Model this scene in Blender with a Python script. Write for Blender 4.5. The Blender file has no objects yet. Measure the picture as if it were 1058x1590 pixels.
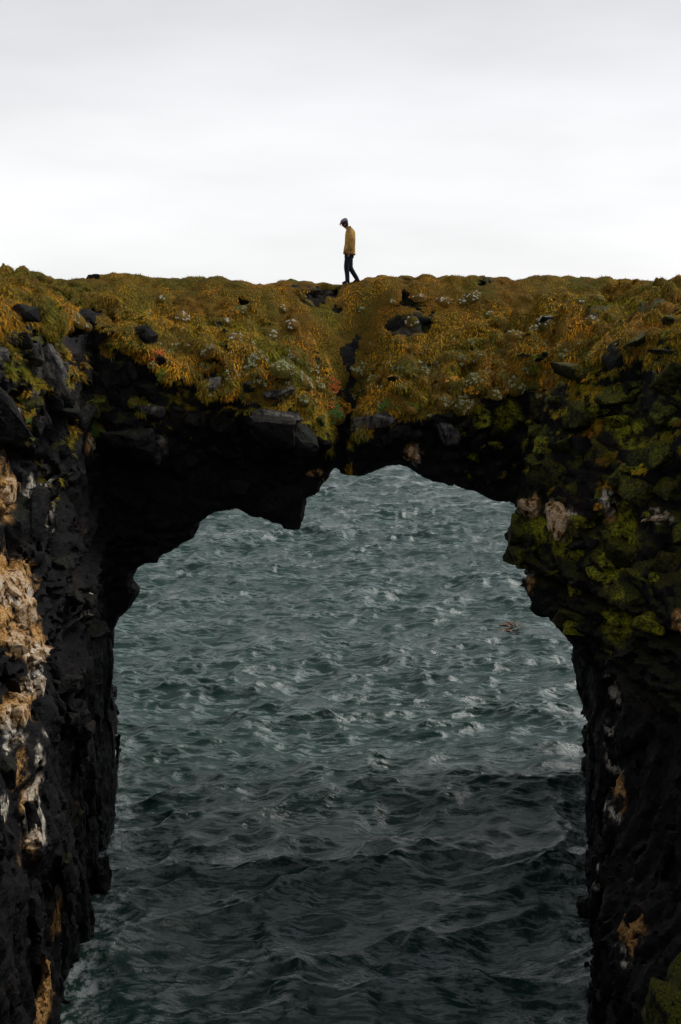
import bpy, bmesh, math, random
import numpy as np
from mathutils import Vector, Matrix
from mathutils.bvhtree import BVHTree

random.seed(7)
rng = np.random.default_rng(7)
SC = bpy.context.scene
COL = SC.collection

# ------------------------------------------------------------------ camera
PITCH = math.radians(11.87)
cam_d = bpy.data.cameras.new('camera')
cam = bpy.data.objects.new('camera', cam_d)
COL.objects.link(cam)
cam.location = (0, 0, 0)
cam.rotation_euler = (math.radians(90) - PITCH, 0, 0)
cam_d.sensor_fit = 'VERTICAL'
cam_d.sensor_height = 36
cam_d.lens = 35
cam_d.clip_end = 30000
SC.camera = cam

# ------------------------------------------------------------------ light
SUN_EL, SUN_AZ = math.radians(47), math.radians(72)   # azimuth clockwise from +Y: beyond the arch and to its right
world = bpy.data.worlds.new('World')
SC.world = world
world.use_nodes = True
wt = world.node_tree
wt.nodes.clear()


def wn(t, **kw):
    n = wt.nodes.new(t)
    for k, v in kw.items():
        setattr(n, k, v)
    return n


sky = wn('ShaderNodeTexSky', sky_type='NISHITA', sun_disc=False, sun_elevation=SUN_EL, sun_rotation=SUN_AZ)
tc = wn('ShaderNodeTexCoord')
sep = wn('ShaderNodeSeparateXYZ')
wt.links.new(tc.outputs['Generated'], sep.inputs[0])
ramp = wn('ShaderNodeValToRGB')                       # cloud deck: bright at the horizon, greyer overhead
els = ramp.color_ramp.elements
els[0].position, els[0].color = 0.0, (.965, .97, .975, 1)
els[1].position, els[1].color = 1.0, (.52, .525, .55, 1)
for p_, c_ in ((.10, (.95, .955, .965, 1)), (.18, (.865, .87, .885, 1)), (.27, (.72, .725, .745, 1)), (.45, (.60, .605, .63, 1))):
    e = els.new(p_)
    e.color = c_
cl_map = wn('ShaderNodeMapping')
cl_map.inputs['Scale'].default_value = (1.4, 1.4, 6.0)
cl = wn('ShaderNodeTexNoise')
cl.inputs['Scale'].default_value = 1.6
cl.inputs['Detail'].default_value = 4
cl_mr = wn('ShaderNodeMapRange')
cl_mr.inputs['From Min'].default_value = .3
cl_mr.inputs['From Max'].default_value = .7
cl_mr.inputs['To Min'].default_value = .88
cl_mr.inputs['To Max'].default_value = 1.08
wt.links.new(tc.outputs['Generated'], cl_map.inputs['Vector'])
wt.links.new(cl_map.outputs[0], cl.inputs['Vector'])
wt.links.new(cl.outputs['Fac'], cl_mr.inputs['Value'])
wt.links.new(sep.outputs['Z'], ramp.inputs['Fac'])
mulc = wn('ShaderNodeVectorMath', operation='MULTIPLY')
wt.links.new(ramp.outputs['Color'], mulc.inputs[0])
wt.links.new(cl_mr.outputs[0], mulc.inputs[1])
gain = wn('ShaderNodeVectorMath', operation='SCALE')
gain.inputs['Scale'].default_value = 10.6
wt.links.new(mulc.outputs[0], gain.inputs[0])
mixs = wn('ShaderNodeMix', data_type='RGBA')
mixs.inputs['Factor'].default_value = .94
wt.links.new(sky.outputs[0], mixs.inputs[6])
wt.links.new(gain.outputs[0], mixs.inputs[7])
bg = wn('ShaderNodeBackground')
bg.inputs['Strength'].default_value = .1
wt.links.new(mixs.outputs[2], bg.inputs['Color'])
wo = wn('ShaderNodeOutputWorld')
wt.links.new(bg.outputs[0], wo.inputs['Surface'])

sun_d = bpy.data.lights.new('sun', 'SUN')
sun_d.energy = 3.0
sun_d.angle = math.radians(30)
sun_d.color = (1.0, .975, .94)
sun = bpy.data.objects.new('sun', sun_d)
COL.objects.link(sun)
sdir = Vector((math.sin(SUN_AZ) * math.cos(SUN_EL), math.cos(SUN_AZ) * math.cos(SUN_EL), math.sin(SUN_EL)))
sun.rotation_euler = sdir.to_track_quat('Z', 'Y').to_euler()
sun.location = (0, 0, 60)

SC.view_settings.view_transform = 'Standard'
SC.view_settings.look = 'None'
SC.view_settings.exposure = 0
SC.view_settings.gamma = 1
SC.view_settings.use_curve_mapping = False
SC.render.engine = 'CYCLES'
SC.cycles.max_bounces = 5
SC.cycles.diffuse_bounces = 2
SC.cycles.glossy_bounces = 3

SEA = -15.0

# ------------------------------------------------------------------ coordinates
CP, SP = math.cos(PITCH), math.sin(PITCH)
FPX = 1590 * 35 / 36.0


def px_at(px, py, Y):
    """world point at distance Y in the direction of a photo pixel (used only to read positions off the photograph)."""
    u, v = (np.asarray(px, float) - 529) / FPX, (795 - np.asarray(py, float)) / FPX
    dy, dz = CP + v * SP, -SP + v * CP
    s = np.asarray(Y, float) / dy
    return np.stack([u * s, dy * s, dz * s], -1)


def px_sea(px, py, z=SEA):
    u, v = (px - 529) / FPX, (795 - py) / FPX
    dy, dz = CP + v * SP, -SP + v * CP
    s = z / dz
    return Vector((u * s, dy * s, z))


# ------------------------------------------------------------------ noise
_TAB = rng.random((64, 64, 64)).astype(np.float32)


def vnoise(P, f, seed=0):
    """smooth value noise, P (n,3), result -1..1"""
    q = P * np.asarray(f, np.float32) + np.float32(seed * 17.37 + 500)
    i = np.floor(q).astype(np.int32)
    t = (q - i).astype(np.float32)
    t = t * t * (3 - 2 * t)
    i0, i1 = i & 63, (i + 1) & 63
    x0, y0, z0 = i0[:, 0], i0[:, 1], i0[:, 2]
    x1, y1, z1 = i1[:, 0], i1[:, 1], i1[:, 2]
    tx, ty, tz = t[:, 0], t[:, 1], t[:, 2]
    a = _TAB[x0, y0, z0] * (1 - tx) + _TAB[x1, y0, z0] * tx
    b = _TAB[x0, y1, z0] * (1 - tx) + _TAB[x1, y1, z0] * tx
    c = _TAB[x0, y0, z1] * (1 - tx) + _TAB[x1, y0, z1] * tx
    d = _TAB[x0, y1, z1] * (1 - tx) + _TAB[x1, y1, z1] * tx
    return ((a * (1 - ty) + b * ty) * (1 - tz) + (c * (1 - ty) + d * ty) * tz) * 2 - 1


def fbm(P, f, octs=3, seed=0, gain=.5):
    s, a, tot = 0, 1.0, 0
    f = np.asarray(f, np.float32)
    for o in range(octs):
        s = s + a * vnoise(P, f * (2.03 ** o), seed + o * 3)
        tot += a
        a *= gain
    return s / tot


_CT = rng.random((32, 32, 32, 7)).astype(np.float32)


def cells(P, f, seed=0, jitter=.85):
    """Voronoi: F1, F2, random values of the nearest cell and offset from its centre (in cell units)."""
    q = (P * np.asarray(f, np.float32) + np.float32(seed * 7.31 + 300)).astype(np.float32)
    i = np.floor(q).astype(np.int32)
    n = len(q)
    F1 = np.full(n, 9, np.float32)
    F2 = np.full(n, 9, np.float32)
    best = np.zeros((n, 3), np.int32)
    off = np.zeros((n, 3), np.float32)
    for dx in (-1, 0, 1):
        for dy in (-1, 0, 1):
            for dz in (-1, 0, 1):
                c = i + np.array([dx, dy, dz], np.int32)
                m = c & 31
                r = _CT[m[:, 0], m[:, 1], m[:, 2], :3]
                v = q - (c + .5 + (r - .5) * jitter)
                d = np.sqrt((v * v).sum(1))
                nw = d < F1
                F2 = np.where(nw, F1, np.minimum(F2, d))
                F1 = np.where(nw, d, F1)
                best[nw] = m[nw]
                off[nw] = v[nw]
    R = _CT[best[:, 0], best[:, 1], best[:, 2], 3:]
    return F1, F2, R, off


def sstep(a, b, x):
    t = np.clip((x - a) / (b - a), 0, 1)
    return t * t * (3 - 2 * t)


# ------------------------------------------------------------------ plan of the land, read off the photograph
sil = [(-160, 404), (-60, 405), (0, 409), (15, 417), (40, 420), (90, 423), (150, 420), (175, 416), (190, 419), (215, 424), (250, 424), (270, 422), (300, 428),
       (350, 431), (385, 433), (405, 433), (425, 439), (450, 440), (480, 443), (500, 449), (515, 444), (530, 441), (555, 441), (565, 436),
       (600, 432), (660, 431), (700, 430), (740, 426), (800, 425), (860, 424), (940, 421), (1000, 425), (1058, 430), (1200, 436)]
brow = [(-160, 440, 18), (0, 474, 20.5), (60, 480, 21.5), (110, 500, 23), (200, 535, 24.3), (260, 560, 24.7), (350, 570, 24.9), (430, 592, 24.8), (500, 612, 24.9), (560, 622, 25),
        (620, 612, 24.9), (700, 616, 24.8), (800, 598, 24.4), (870, 556, 23.8), (950, 512, 22.8), (1058, 482, 21), (1200, 470, 19)]
C = []
for a, b in sil:
    C.append(px_at(a, b + 11 + 6 * math.exp(-((a - 500) / 22) ** 2), 28.0))
for a, b, Y in brow:
    C.append(px_at(a, b, Y))
for (a, b, Y), (a2, b2) in zip(brow, [(None, None)] * len(brow)):      # halfway up the slope, slightly swollen
    s_ = np.interp(a, [q[0] for q in sil], [q[1] for q in sil])
    C.append(px_at(a, b * .5 + s_ * .5 + 1, Y * .42 + 28 * .58))
for x in (-14, -10, -6, -2, 2, 6, 10, 14):
    C.append(np.array([x, 33, -.7]))
for x, Y, z in ((-14, 10, -.8), (-9, 10, -1.0), (-7, 14, -.9), (14, 10, -.8), (9, 10, -1.0), (8, 15, -.9), (-4.5, 23, -4.2), (-2, 23, -4.6), (1, 23, -4.6), (3, 22.5, -3.8), (-4, 17, -5), (4, 17, -4)):
    C.append(np.array([x, Y, z]))
C = np.array(C, float)
_D = np.linalg.norm(C[:, None, :2] - C[None, :, :2], axis=2)
_W = np.linalg.solve(_D + np.eye(len(C)) * -.02, C[:, 2])


def rbf_top(x, Y):
    out = np.zeros(x.shape, float)
    for c, w in zip(C, _W):
        out += w * np.sqrt((x - c[0]) ** 2 + (Y - c[1]) ** 2 + 1e-6)
    return out


def gully(x, Y, z):
    xg = np.interp(Y, [24.5, 25.5, 27, 28], [-.12, .02, .30, .40]) + .10 * np.sin(Y * 5.1) + .06 * np.sin(Y * 11.3 + 1)
    front = sstep(24.7, 25.4, Y)
    g = front * np.exp(-((x - xg) / (.22 + .07 * np.sin(Y * 7.7))) ** 2) * sstep(28.0, 27.2, Y) * sstep(24.0, 25.0, Y)
    g2 = np.exp(-((x - xg) / .75) ** 2) * sstep(28.6, 27.0, Y) * sstep(24.0, 25.0, Y)
    return 1.5 * g * (1 - sstep(26.0, 27.4, Y)) + 1.25 * g2


# the opening, outline at the plane Y0
Y0 = 26.4
hole_px = [(60, 1700), (175, 1330), (176, 1282), (182, 1230), (178, 1180), (165, 1100), (172, 1030), (168, 985), (185, 962), (205, 940), (216, 916), (207, 900), (212, 882),
           (250, 862), (300, 833), (310, 812), (330, 796), (368, 790), (405, 800), (430, 808), (463, 813), (470, 800), (475, 772), (490, 762), (505, 742),
           (522, 724), (530, 735), (560, 738), (590, 726), (620, 722), (640, 727), (660, 738), (700, 746), (740, 762), (765, 776), (822, 778),
           (880, 790), (915, 850), (905, 950), (900, 1010), (912, 1070), (913, 1150), (909, 1250), (912, 1300), (1000, 1700)]
hp = np.array([px_at(a, b, Y0)[[0, 2]] for a, b in hole_px])


def poly_sd(X, Z, P):
    d2 = np.full(X.shape, 1e9)
    ins = np.zeros(X.shape, bool)
    for i in range(len(P)):
        a, b = P[i], P[(i + 1) % len(P)]
        e = b - a
        wx, wz = X - a[0], Z - a[1]
        t = np.clip((wx * e[0] + wz * e[1]) / (e @ e), 0, 1)
        d2 = np.minimum(d2, (wx - e[0] * t) ** 2 + (wz - e[1] * t) ** 2)
        c = (a[1] <= Z) != (b[1] <= Z)
        with np.errstate(divide='ignore', invalid='ignore'):
            xi = a[0] + (Z - a[1]) / (b[1] - a[1]) * e[0]
        ins ^= c & (X < xi)
    d = np.sqrt(d2)
    return np.where(ins, -d, d)


# left edge of the mossy buttress at Y = 23
but_px = [(880, 520), (856, 600), (840, 660), (832, 720), (826, 772), (808, 800), (799, 835), (795, 868), (808, 880), (850, 886), (818, 897), (822, 930), (852, 960), (880, 985), (896, 1010), (904, 1060),
          (910, 1110), (912, 1290), (905, 1500)]
bp = np.array([px_at(a, b, 23)[[0, 2]] for a, b in but_px])
bz, bx = bp[::-1, 1], bp[::-1, 0]


def wall_right(Y, z):
    prof = np.interp(z, bz, bx)
    low = 5.42 + .25 * (Y - 18.5) + .0 * z
    upper = np.where(Y < 23, prof + .55 * (23 - Y) * sstep(-9.5, -5.0, z), prof + .16 * (Y - 23))
    k = sstep(-9.0, -11.5, z)
    return upper * (1 - k) + np.maximum(low, 4.6) * k


def wall_left(Y, z):
    base = -5.9 - .09 * (Y - 18.5)
    up = -6.2 - .14 * (24 - Y)
    k = sstep(-11, -5, z)
    ledge = .5 * np.exp(-((z + 6.4) / 1.1) ** 2) + .35 * np.exp(-((z + 1.9) / .9) ** 2) + .3 * np.exp(-((z + 8.6) / .5) ** 2)
    return base * (1 - k) + up * k + ledge * sstep(24.5, 22, Y)


def wall_front(x, z):
    cut = .95 * sstep(-2.4, -4.4, z) + .35 * sstep(-4.4, -7, z)
    side = .5 * sstep(-3.5, -6.0, x)
    bul = .55 * np.exp(-((x + 5.0) / 1.0) ** 2 - ((z + 3.6) / .55) ** 2) + .45 * np.exp(-((x + 1.7) / .8) ** 2 - ((z + 3.3) / .6) ** 2)
    return 24.75 + cut - side * .4 - bul


def field(xs, ys, zs):
    """signed distance-like field of the land on a grid, and the wall part and top part of it"""
    X2, Y2 = np.meshgrid(xs, ys, indexing='ij')
    top2 = rbf_top(X2, Y2) - gully(X2, Y2, None)
    Xz, Zx = np.meshgrid(xs, zs, indexing='ij')
    pd = poly_sd(Xz, Zx, hp)
    yf = wall_front(Xz, Zx)
    Yz, Zy = np.meshgrid(ys, zs, indexing='ij')
    xl, xr = wall_left(Yz, Zy), wall_right(Yz, Zy)
    x = xs[:, None, None].astype(np.float32)
    y = ys[None, :, None].astype(np.float32)
    z = zs[None, None, :].astype(np.float32)
    side_l = x - xl[None].astype(np.float32)
    side_r = xr[None].astype(np.float32) - x
    slab = yf[:, None, :].astype(np.float32) - y
    wall = np.minimum(np.minimum(side_l, side_r), slab)
    back = np.float32(31.0) + 1.2 * np.sin(xs * .7)[:, None, None].astype(np.float32)
    wall = np.maximum(wall, y - back)
    flare = (np.where(y > Y0, .28 * (y - Y0), .12 * (Y0 - y))).astype(np.float32)
    hole = np.maximum(pd[:, None, :].astype(np.float32) - flare, np.float32(24.35) - y)
    wall = np.maximum(wall, -hole)
    s_top = (z - top2[:, :, None].astype(np.float32)) * np.float32(.8)
    return np.maximum(s_top, wall), s_top, wall


def turf_at(P, s_top, wall):
    n = fbm(P, (.9, .9, 1.1), 3, 31)
    n2 = fbm(P, (3, 3, 3), 2, 35)
    thr = .24 + 1.15 * np.clip(n + .12, -.2, 1) + .30 * n2
    slope = s_top + thr - .0
    t = sstep(-.05, .12, slope - .25 * np.maximum(-s_top, 0))
    # bare stones showing through
    bare = sstep(.36, .47, fbm(P, 1.15, 3, 77) + .10 * n2) * sstep(26.9, 26.3, P[:, 1])
    xg = np.interp(P[:, 1], [24.5, 25.5, 27, 28], [-.12, .02, .30, .40])
    gl = np.exp(-((P[:, 0] - xg + .30 * n2 + .2 * n) / (.26 - .10 * sstep(26.6, 27.3, P[:, 1]))) ** 2) * sstep(27.75, 27.5, P[:, 1])  # gully stripped of turf so dark rock stands in for its deep shade
    return t * (1 - bare) * (1 - sstep(.35, .6, gl))


def detail(P, d, s_top, wall):
    n = len(P)
    t = turf_at(P, s_top, wall)
    P = P.astype(np.float32)
    # soft mounds of turf
    lump = .46 * fbm(P, (.85, .85, .9), 2, 3) + .16 * np.abs(fbm(P, (2.2, 2.2, 2.2), 2, 9)) + .035 * fbm(P, 8, 2, 15)
    wp = P + (fbm(P, 1.6, 2, 17) * .35)[:, None].astype(np.float32)
    tus = cells(wp, (1.7, 1.7, 1.7), 4)
    lump = lump + .38 * (.52 - tus[0]) - .20 * np.exp(-(tus[1] - tus[0]) / .12)
    # broken basalt
    warp = P + np.stack([fbm(P, .9, 2, 41), fbm(P, .9, 2, 43), fbm(P, .9, 2, 45)], 1).astype(np.float32) * .35
    low = sstep(-5.5, -8, P[:, 2])
    sc = np.stack([.80 + low * .6, .80 + low * .6, 1.05 - low * .70], 1).astype(np.float32)
    F1, F2, R, off = cells(warp * sc, 1.0, 1)
    big = (R[:, 0] - .5) * .62 + (off * (R[:, 1:4] - .5)).sum(1) * .9 - .20 * np.exp(-(F2 - F1) / .06)
    sc2 = np.stack([2.7 + low, 2.7 + low, 3.3 - low * 1.8], 1).astype(np.float32)
    G1, G2, S, of2 = cells(warp * sc2, 1.0, 2)
    small = (S[:, 0] - .5) * .22 + (of2 * (S[:, 1:4] - .5)).sum(1) * .30 - .07 * np.exp(-(G2 - G1) / .08)
    rock = big * .62 + small * .75 + .05 * fbm(P, 7, 2, 51) + .25 * fbm(P, .45, 2, 55)
    # steadier outline round the opening
    near_hole = np.exp(-(np.abs(P[:, 1] - Y0) / 1.0) ** 2) * sstep(-2.5, -3.5, P[:, 2])
    near_but = np.exp(-((P[:, 1] - 23) / 1.0) ** 2 - ((P[:, 2] + 7.0) / 2.2) ** 2) * (P[:, 0] > 2)
    rock = rock * (1 - .78 * near_hole) * (1 - .8 * near_but) + (.03 * near_hole)
    flat_top = sstep(26.5, 27.6, P[:, 1])
    lump = lump * (1 - .68 * flat_top) * (1 - .8 * np.exp(-((P[:, 0] - .2) / .4) ** 2) * flat_top)
    return d - lump * t - rock * (1 - t), t


def surface_nets(D, xs, ys, zs):
    nx, ny, nz = D.shape
    S = D < 0
    c = np.zeros((nx - 1, ny - 1, nz - 1), np.uint8)
    for a in (0, 1):
        for b in (0, 1):
            for e in (0, 1):
                c += S[a:nx - 1 + a, b:ny - 1 + b, e:nz - 1 + e]
    act = (c > 0) & (c < 8)
    idx = np.full(act.shape, -1, np.int32)
    I = np.argwhere(act)
    idx[act] = np.arange(len(I))
    pos = np.zeros((len(I), 3), np.float32)
    cnt = np.zeros(len(I), np.float32)
    corners = [(a, b, e) for a in (0, 1) for b in (0, 1) for e in (0, 1)]
    val = {k: D[I[:, 0] + k[0], I[:, 1] + k[1], I[:, 2] + k[2]] for k in corners}
    for k in corners:
        for ax in range(3):
            if k[ax] == 0:
                k2 = tuple(1 if j == ax else k[j] for j in range(3))
                va, vb = val[k], val[k2]
                m = (va < 0) != (vb < 0)
                t = va[m] / (va[m] - vb[m])
                p = np.tile(np.array(k, np.float32), (m.sum(), 1))
                p[:, ax] = t
                pos[m] += p
                cnt[m] += 1
    pos /= cnt[:, None]
    h = np.array([xs[1] - xs[0], ys[1] - ys[0], zs[1] - zs[0]], np.float32)
    V = (I + pos) * h + np.array([xs[0], ys[0], zs[0]], np.float32)
    quads = []
    for ax in range(3):
        o1, o2 = [(1, 2), (2, 0), (0, 1)][ax]
        sl_a = [slice(None)] * 3
        sl_b = [slice(None)] * 3
        sl_a[ax], sl_b[ax] = slice(0, -1), slice(1, None)
        A, B = S[tuple(sl_a)], S[tuple(sl_b)]
        ch = A != B
        E = np.argwhere(ch)
        ok = (E[:, o1] > 0) & (E[:, o2] > 0) & (E[:, o1] < D.shape[o1] - 1) & (E[:, o2] < D.shape[o2] - 1)
        E = E[ok]
        fl = A[E[:, 0], E[:, 1], E[:, 2]]
        q = []
        for da, db in ((0, 0), (-1, 0), (-1, -1), (0, -1)):
            F = E.copy()
            F[:, o1] += da
            F[:, o2] += db
            q.append(idx[F[:, 0], F[:, 1], F[:, 2]])
        Q = np.stack(q, 1)
        Q[~fl] = Q[~fl][:, ::-1]
        quads.append(Q)
    return V, np.concatenate(quads)


def build_land(xs, ys, zs, cut=None):
    D, st, wl = field(xs, ys, zs)
    band = np.abs(D) < .8
    if cut is not None:
        D = cut(D, xs, ys, zs)
        band = np.abs(D) < .8
    I = np.nonzero(band)
    P = np.stack([xs[I[0]], ys[I[1]], zs[I[2]]], 1).astype(np.float32)
    dd, t = detail(P, D[I], st[I], wl[I])
    D[I] = dd
    V, Q = surface_nets(D, xs, ys, zs)
    return V, Q


H = .085
xs = np.arange(-14, 14, H)
ys = np.arange(12, 33.5, H)
zs = np.arange(-15.9, 2.6, H)
V, Q = build_land(xs, ys, zs)
print('land', len(V), len(Q))


def lookup(P):
    """top and wall fields at arbitrary points"""
    x, Y, z = P[:, 0].astype(float), P[:, 1].astype(float), P[:, 2].astype(float)
    top = rbf_top(x, Y) - gully(x, Y, None)
    s_top = (z - top) * .8
    pd = poly_sd(x, z, hp)
    wall = np.minimum(np.minimum(x - wall_left(Y, z), wall_right(Y, z) - x), wall_front(x, z) - Y)
    wall = np.maximum(wall, Y - (31 + 1.2 * np.sin(x * .7)))
    fl = np.where(Y > Y0, .28 * (Y - Y0), .12 * (Y0 - Y))
    wall = np.maximum(wall, -np.maximum(pd - fl, 24.35 - Y))
    return s_top, wall


VS, VW = lookup(V)
VT = turf_at(V, VS, VW)
# vertex normals
fn = np.cross(V[Q[:, 2]] - V[Q[:, 0]], V[Q[:, 3]] - V[Q[:, 1]])
fa = np.linalg.norm(fn, axis=1) + 1e-12
fc = V[Q].mean(1)
vn = np.zeros_like(V)
for k in range(4):
    np.add.at(vn, Q[:, k], fn)
vn /= (np.linalg.norm(vn, axis=1)[:, None] + 1e-9)
# fine relief on the rock
rel = (.030 * fbm(V, 9, 2, 61) + .018 * vnoise(V, 22, 64)) * (1 - .5 * VT)
V = V + vn * rel[:, None].astype(np.float32)
bvh = BVHTree.FromPolygons([tuple(v) for v in V.tolist()], Q.tolist())


def cast(px, py):
    p = px_at(px, py, 1.0)
    d = Vector(p).normalized()
    h = bvh.ray_cast(Vector((0, 0, 0)), d, 60)
    return h[0], h[1]


# ------------------------------------------------------------------ stains, each with its own shape (centre, half sizes, kind, strength)
stains = [  # px, py, half width px, half height px, kind
    (8, 758, 12, 32, 'o'), (58, 760, 9, 16, 'g'), (68, 790, 5, 48, 'g'), (20, 900, 28, 34, 'o'), (40, 925, 14, 24, 'g'), (15, 960, 20, 30, 'o'), (45, 1000, 22, 26, 'o'),
    (58, 1018, 10, 18, 'g'), (50, 1060, 8, 16, 'g'), (62, 1062, 12, 10, 'g'), (20, 1095, 22, 14, 'o'), (28, 1118, 14, 14, 'g'), (45, 1095, 10, 18, 'o'), (26, 1152, 12, 5, 'g'), (62, 1180, 3, 30, 'g'),
    (32, 1190, 4, 18, 'o'), (42, 1235, 6, 14, 'o'), (55, 1265, 8, 38, 'g'), (48, 1305, 6, 18, 'o'), (3, 1260, 6, 14, 'g'), (92, 1430, 6, 22, 'o'), (70, 1540, 7, 28, 'o'), (48, 1420, 3, 10, 'g'),
    (152, 690, 11, 16, 'g'), (143, 690, 5, 12, 'o'), (205, 700, 4, 14, 'g'), (238, 685, 14, 9, 'g'), (230, 634, 16, 6, 'g'), (28, 640, 3, 20, 'g'), (55, 610, 10, 5, 'g'), (18, 915, 7, 30, 'g'),
    (143, 922, 5, 5, 'g'), (132, 955, 6, 10, 'g'), (124, 1270, 8, 24, 'm'), (158, 1220, 12, 16, 'm'), (112, 1330, 12, 16, 'm'), (150, 1200, 4, 20, 'm'),
    (640, 702, 10, 10, 'o'), (646, 708, 5, 14, 'g'), (490, 735, 10, 4, 'o'), (440, 650, 14, 4, 'g'), (455, 645, 8, 3, 'g'), (830, 782, 9, 12, 'o'), (857, 790, 7, 14, 'g'), (865, 788, 12, 8, 'o'),
    (882, 800, 6, 10, 'g'), (946, 780, 9, 14, 'g'), (948, 805, 5, 12, 'o'), (1024, 802, 16, 8, 'g'), (905, 912, 16, 5, 'g'), (823, 905, 5, 14, 'o'), (945, 1050, 4, 10, 'g'), (958, 1178, 14, 18, 'g'),
    (950, 1135, 6, 8, 'g'), (962, 1220, 6, 20, 'o'), (953, 1075, 5, 10, 'g'), (950, 1262, 7, 8, 'g'), (928, 1345, 7, 8, 'g'), (930, 1375, 8, 8, 'g'), (985, 1425, 12, 14, 'o'), (978, 1465, 5, 34, 'o'), (970, 1495, 3, 20, 'g'),
    (1056, 968, 5, 14, 'o'), (968, 660, 20, 16, 'y'), (970, 685, 10, 24, 'y'), (895, 590, 22, 10, 'y'), (745, 650, 10, 14, 'y'), (785, 640, 18, 20, 'y'), (830, 815, 14, 30, 'y'), (872, 825, 14, 30, 'y'),
    (960, 850, 26, 60, 'y'), (965, 960, 20, 50, 'y'), (900, 690, 40, 30, 'm'), (1010, 650, 40, 60, 'm'), (1020, 880, 40, 60, 'm'), (5, 545, 8, 50, 'y'), (8, 500, 14, 30, 'y')]
ST = {k: np.zeros(len(V), np.float32) for k in 'gomy'}
for sx, sy, hw, hh, kd in stains:
    h, _ = cast(sx, sy)
    if h is None:
        continue
    k = h.y / CP / FPX * 1.0
    gr = 1.45 if sx < 100 and sy > 700 else 1.15
    rx, rz = hw * k * gr, hh * k * gr
    m = (np.abs(V[:, 0] - h.x) < rx * 4) & (np.abs(V[:, 2] - h.z) < rz * 4) & (np.abs(V[:, 1] - h.y) < 1.2)
    q = V[m]
    nz_ = fbm(q, 4.0, 2, 90)
    r = np.sqrt(((q[:, 0] - h.x) / rx) ** 2 + ((q[:, 2] - h.z) / rz) ** 2 + ((q[:, 1] - h.y) / max(.5, rx * 1.5)) ** 2)
    ST[kd][m] = np.maximum(ST[kd][m], sstep(1.3, .75, r + .75 * nz_))
right = sstep(2.6, 4.4, V[:, 0] + .3 * V[:, 2] * .0) * sstep(-8.8, -4.5, V[:, 2])
up = np.clip(vn[:, 2], 0, 1)
moss = np.clip(right * (.12 + .5 * sstep(-.1, .35, fbm(V, 1.2, 3, 71)) + .5 * up) + .55 * sstep(.15, .7, up) * sstep(-5.0, -2.8, V[:, 2]) * sstep(0, .3, fbm(V, 1.5, 2, 73)) + .35 * ST['m'] + .5 * sstep(-3.6, -2.5, V[:, 2]) * sstep(-6.0, -4, V[:, 0]) * .6, 0, 1)
sea_wet = sstep(-12.5, -14.5, V[:, 2])
moss *= (1 - sea_wet)
moss *= 1 - np.exp(-((V[:, 0] - np.interp(V[:, 1], [24.5, 25.5, 27, 28], [-.12, .02, .30, .40])) / .5) ** 2)  # no moss in the gully either, so its painted shade stays black
ATTR = {'turf': VT, 'moss': moss, 'guano': ST['g'], 'ochre': ST['o'], 'brightmoss': ST['y']}


def make_mesh(name, V, F, smooth=True):
    me = bpy.data.meshes.new(name)
    V = np.asarray(V, np.float32)
    F = np.asarray(F, np.int32)
    k = F.shape[1]
    me.vertices.add(len(V))
    me.vertices.foreach_set('co', V.ravel())
    me.loops.add(F.size)
    me.loops.foreach_set('vertex_index', F.ravel())
    me.polygons.add(len(F))
    me.polygons.foreach_set('loop_start', np.arange(0, F.size, k, dtype=np.int32))
    me.polygons.foreach_set('loop_total', np.full(len(F), k, np.int32))
    me.update(calc_edges=True)
    if smooth:
        me.polygons.foreach_set('use_smooth', np.ones(len(F), bool))
    me.validate()
    return me


def fattr(me, name, v):
    a = me.attributes.new(name, 'FLOAT', 'POINT')
    a.data.foreach_set('value', np.asarray(v, np.float32))


def cattr(me, name, v):
    a = me.attributes.new(name, 'FLOAT_COLOR', 'POINT')
    v = np.concatenate([v, np.ones((len(v), 1))], 1).astype(np.float32)
    a.data.foreach_set('color', v.ravel())


def link(name, me, mat=None, parent=None, **props):
    o = bpy.data.objects.new(name, me)
    COL.objects.link(o)
    if mat is not None and me is not None and not me.materials:
        me.materials.append(mat)
    if parent is not None:
        o.parent = parent
    for k, v in props.items():
        o[k] = v
    return o


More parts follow.
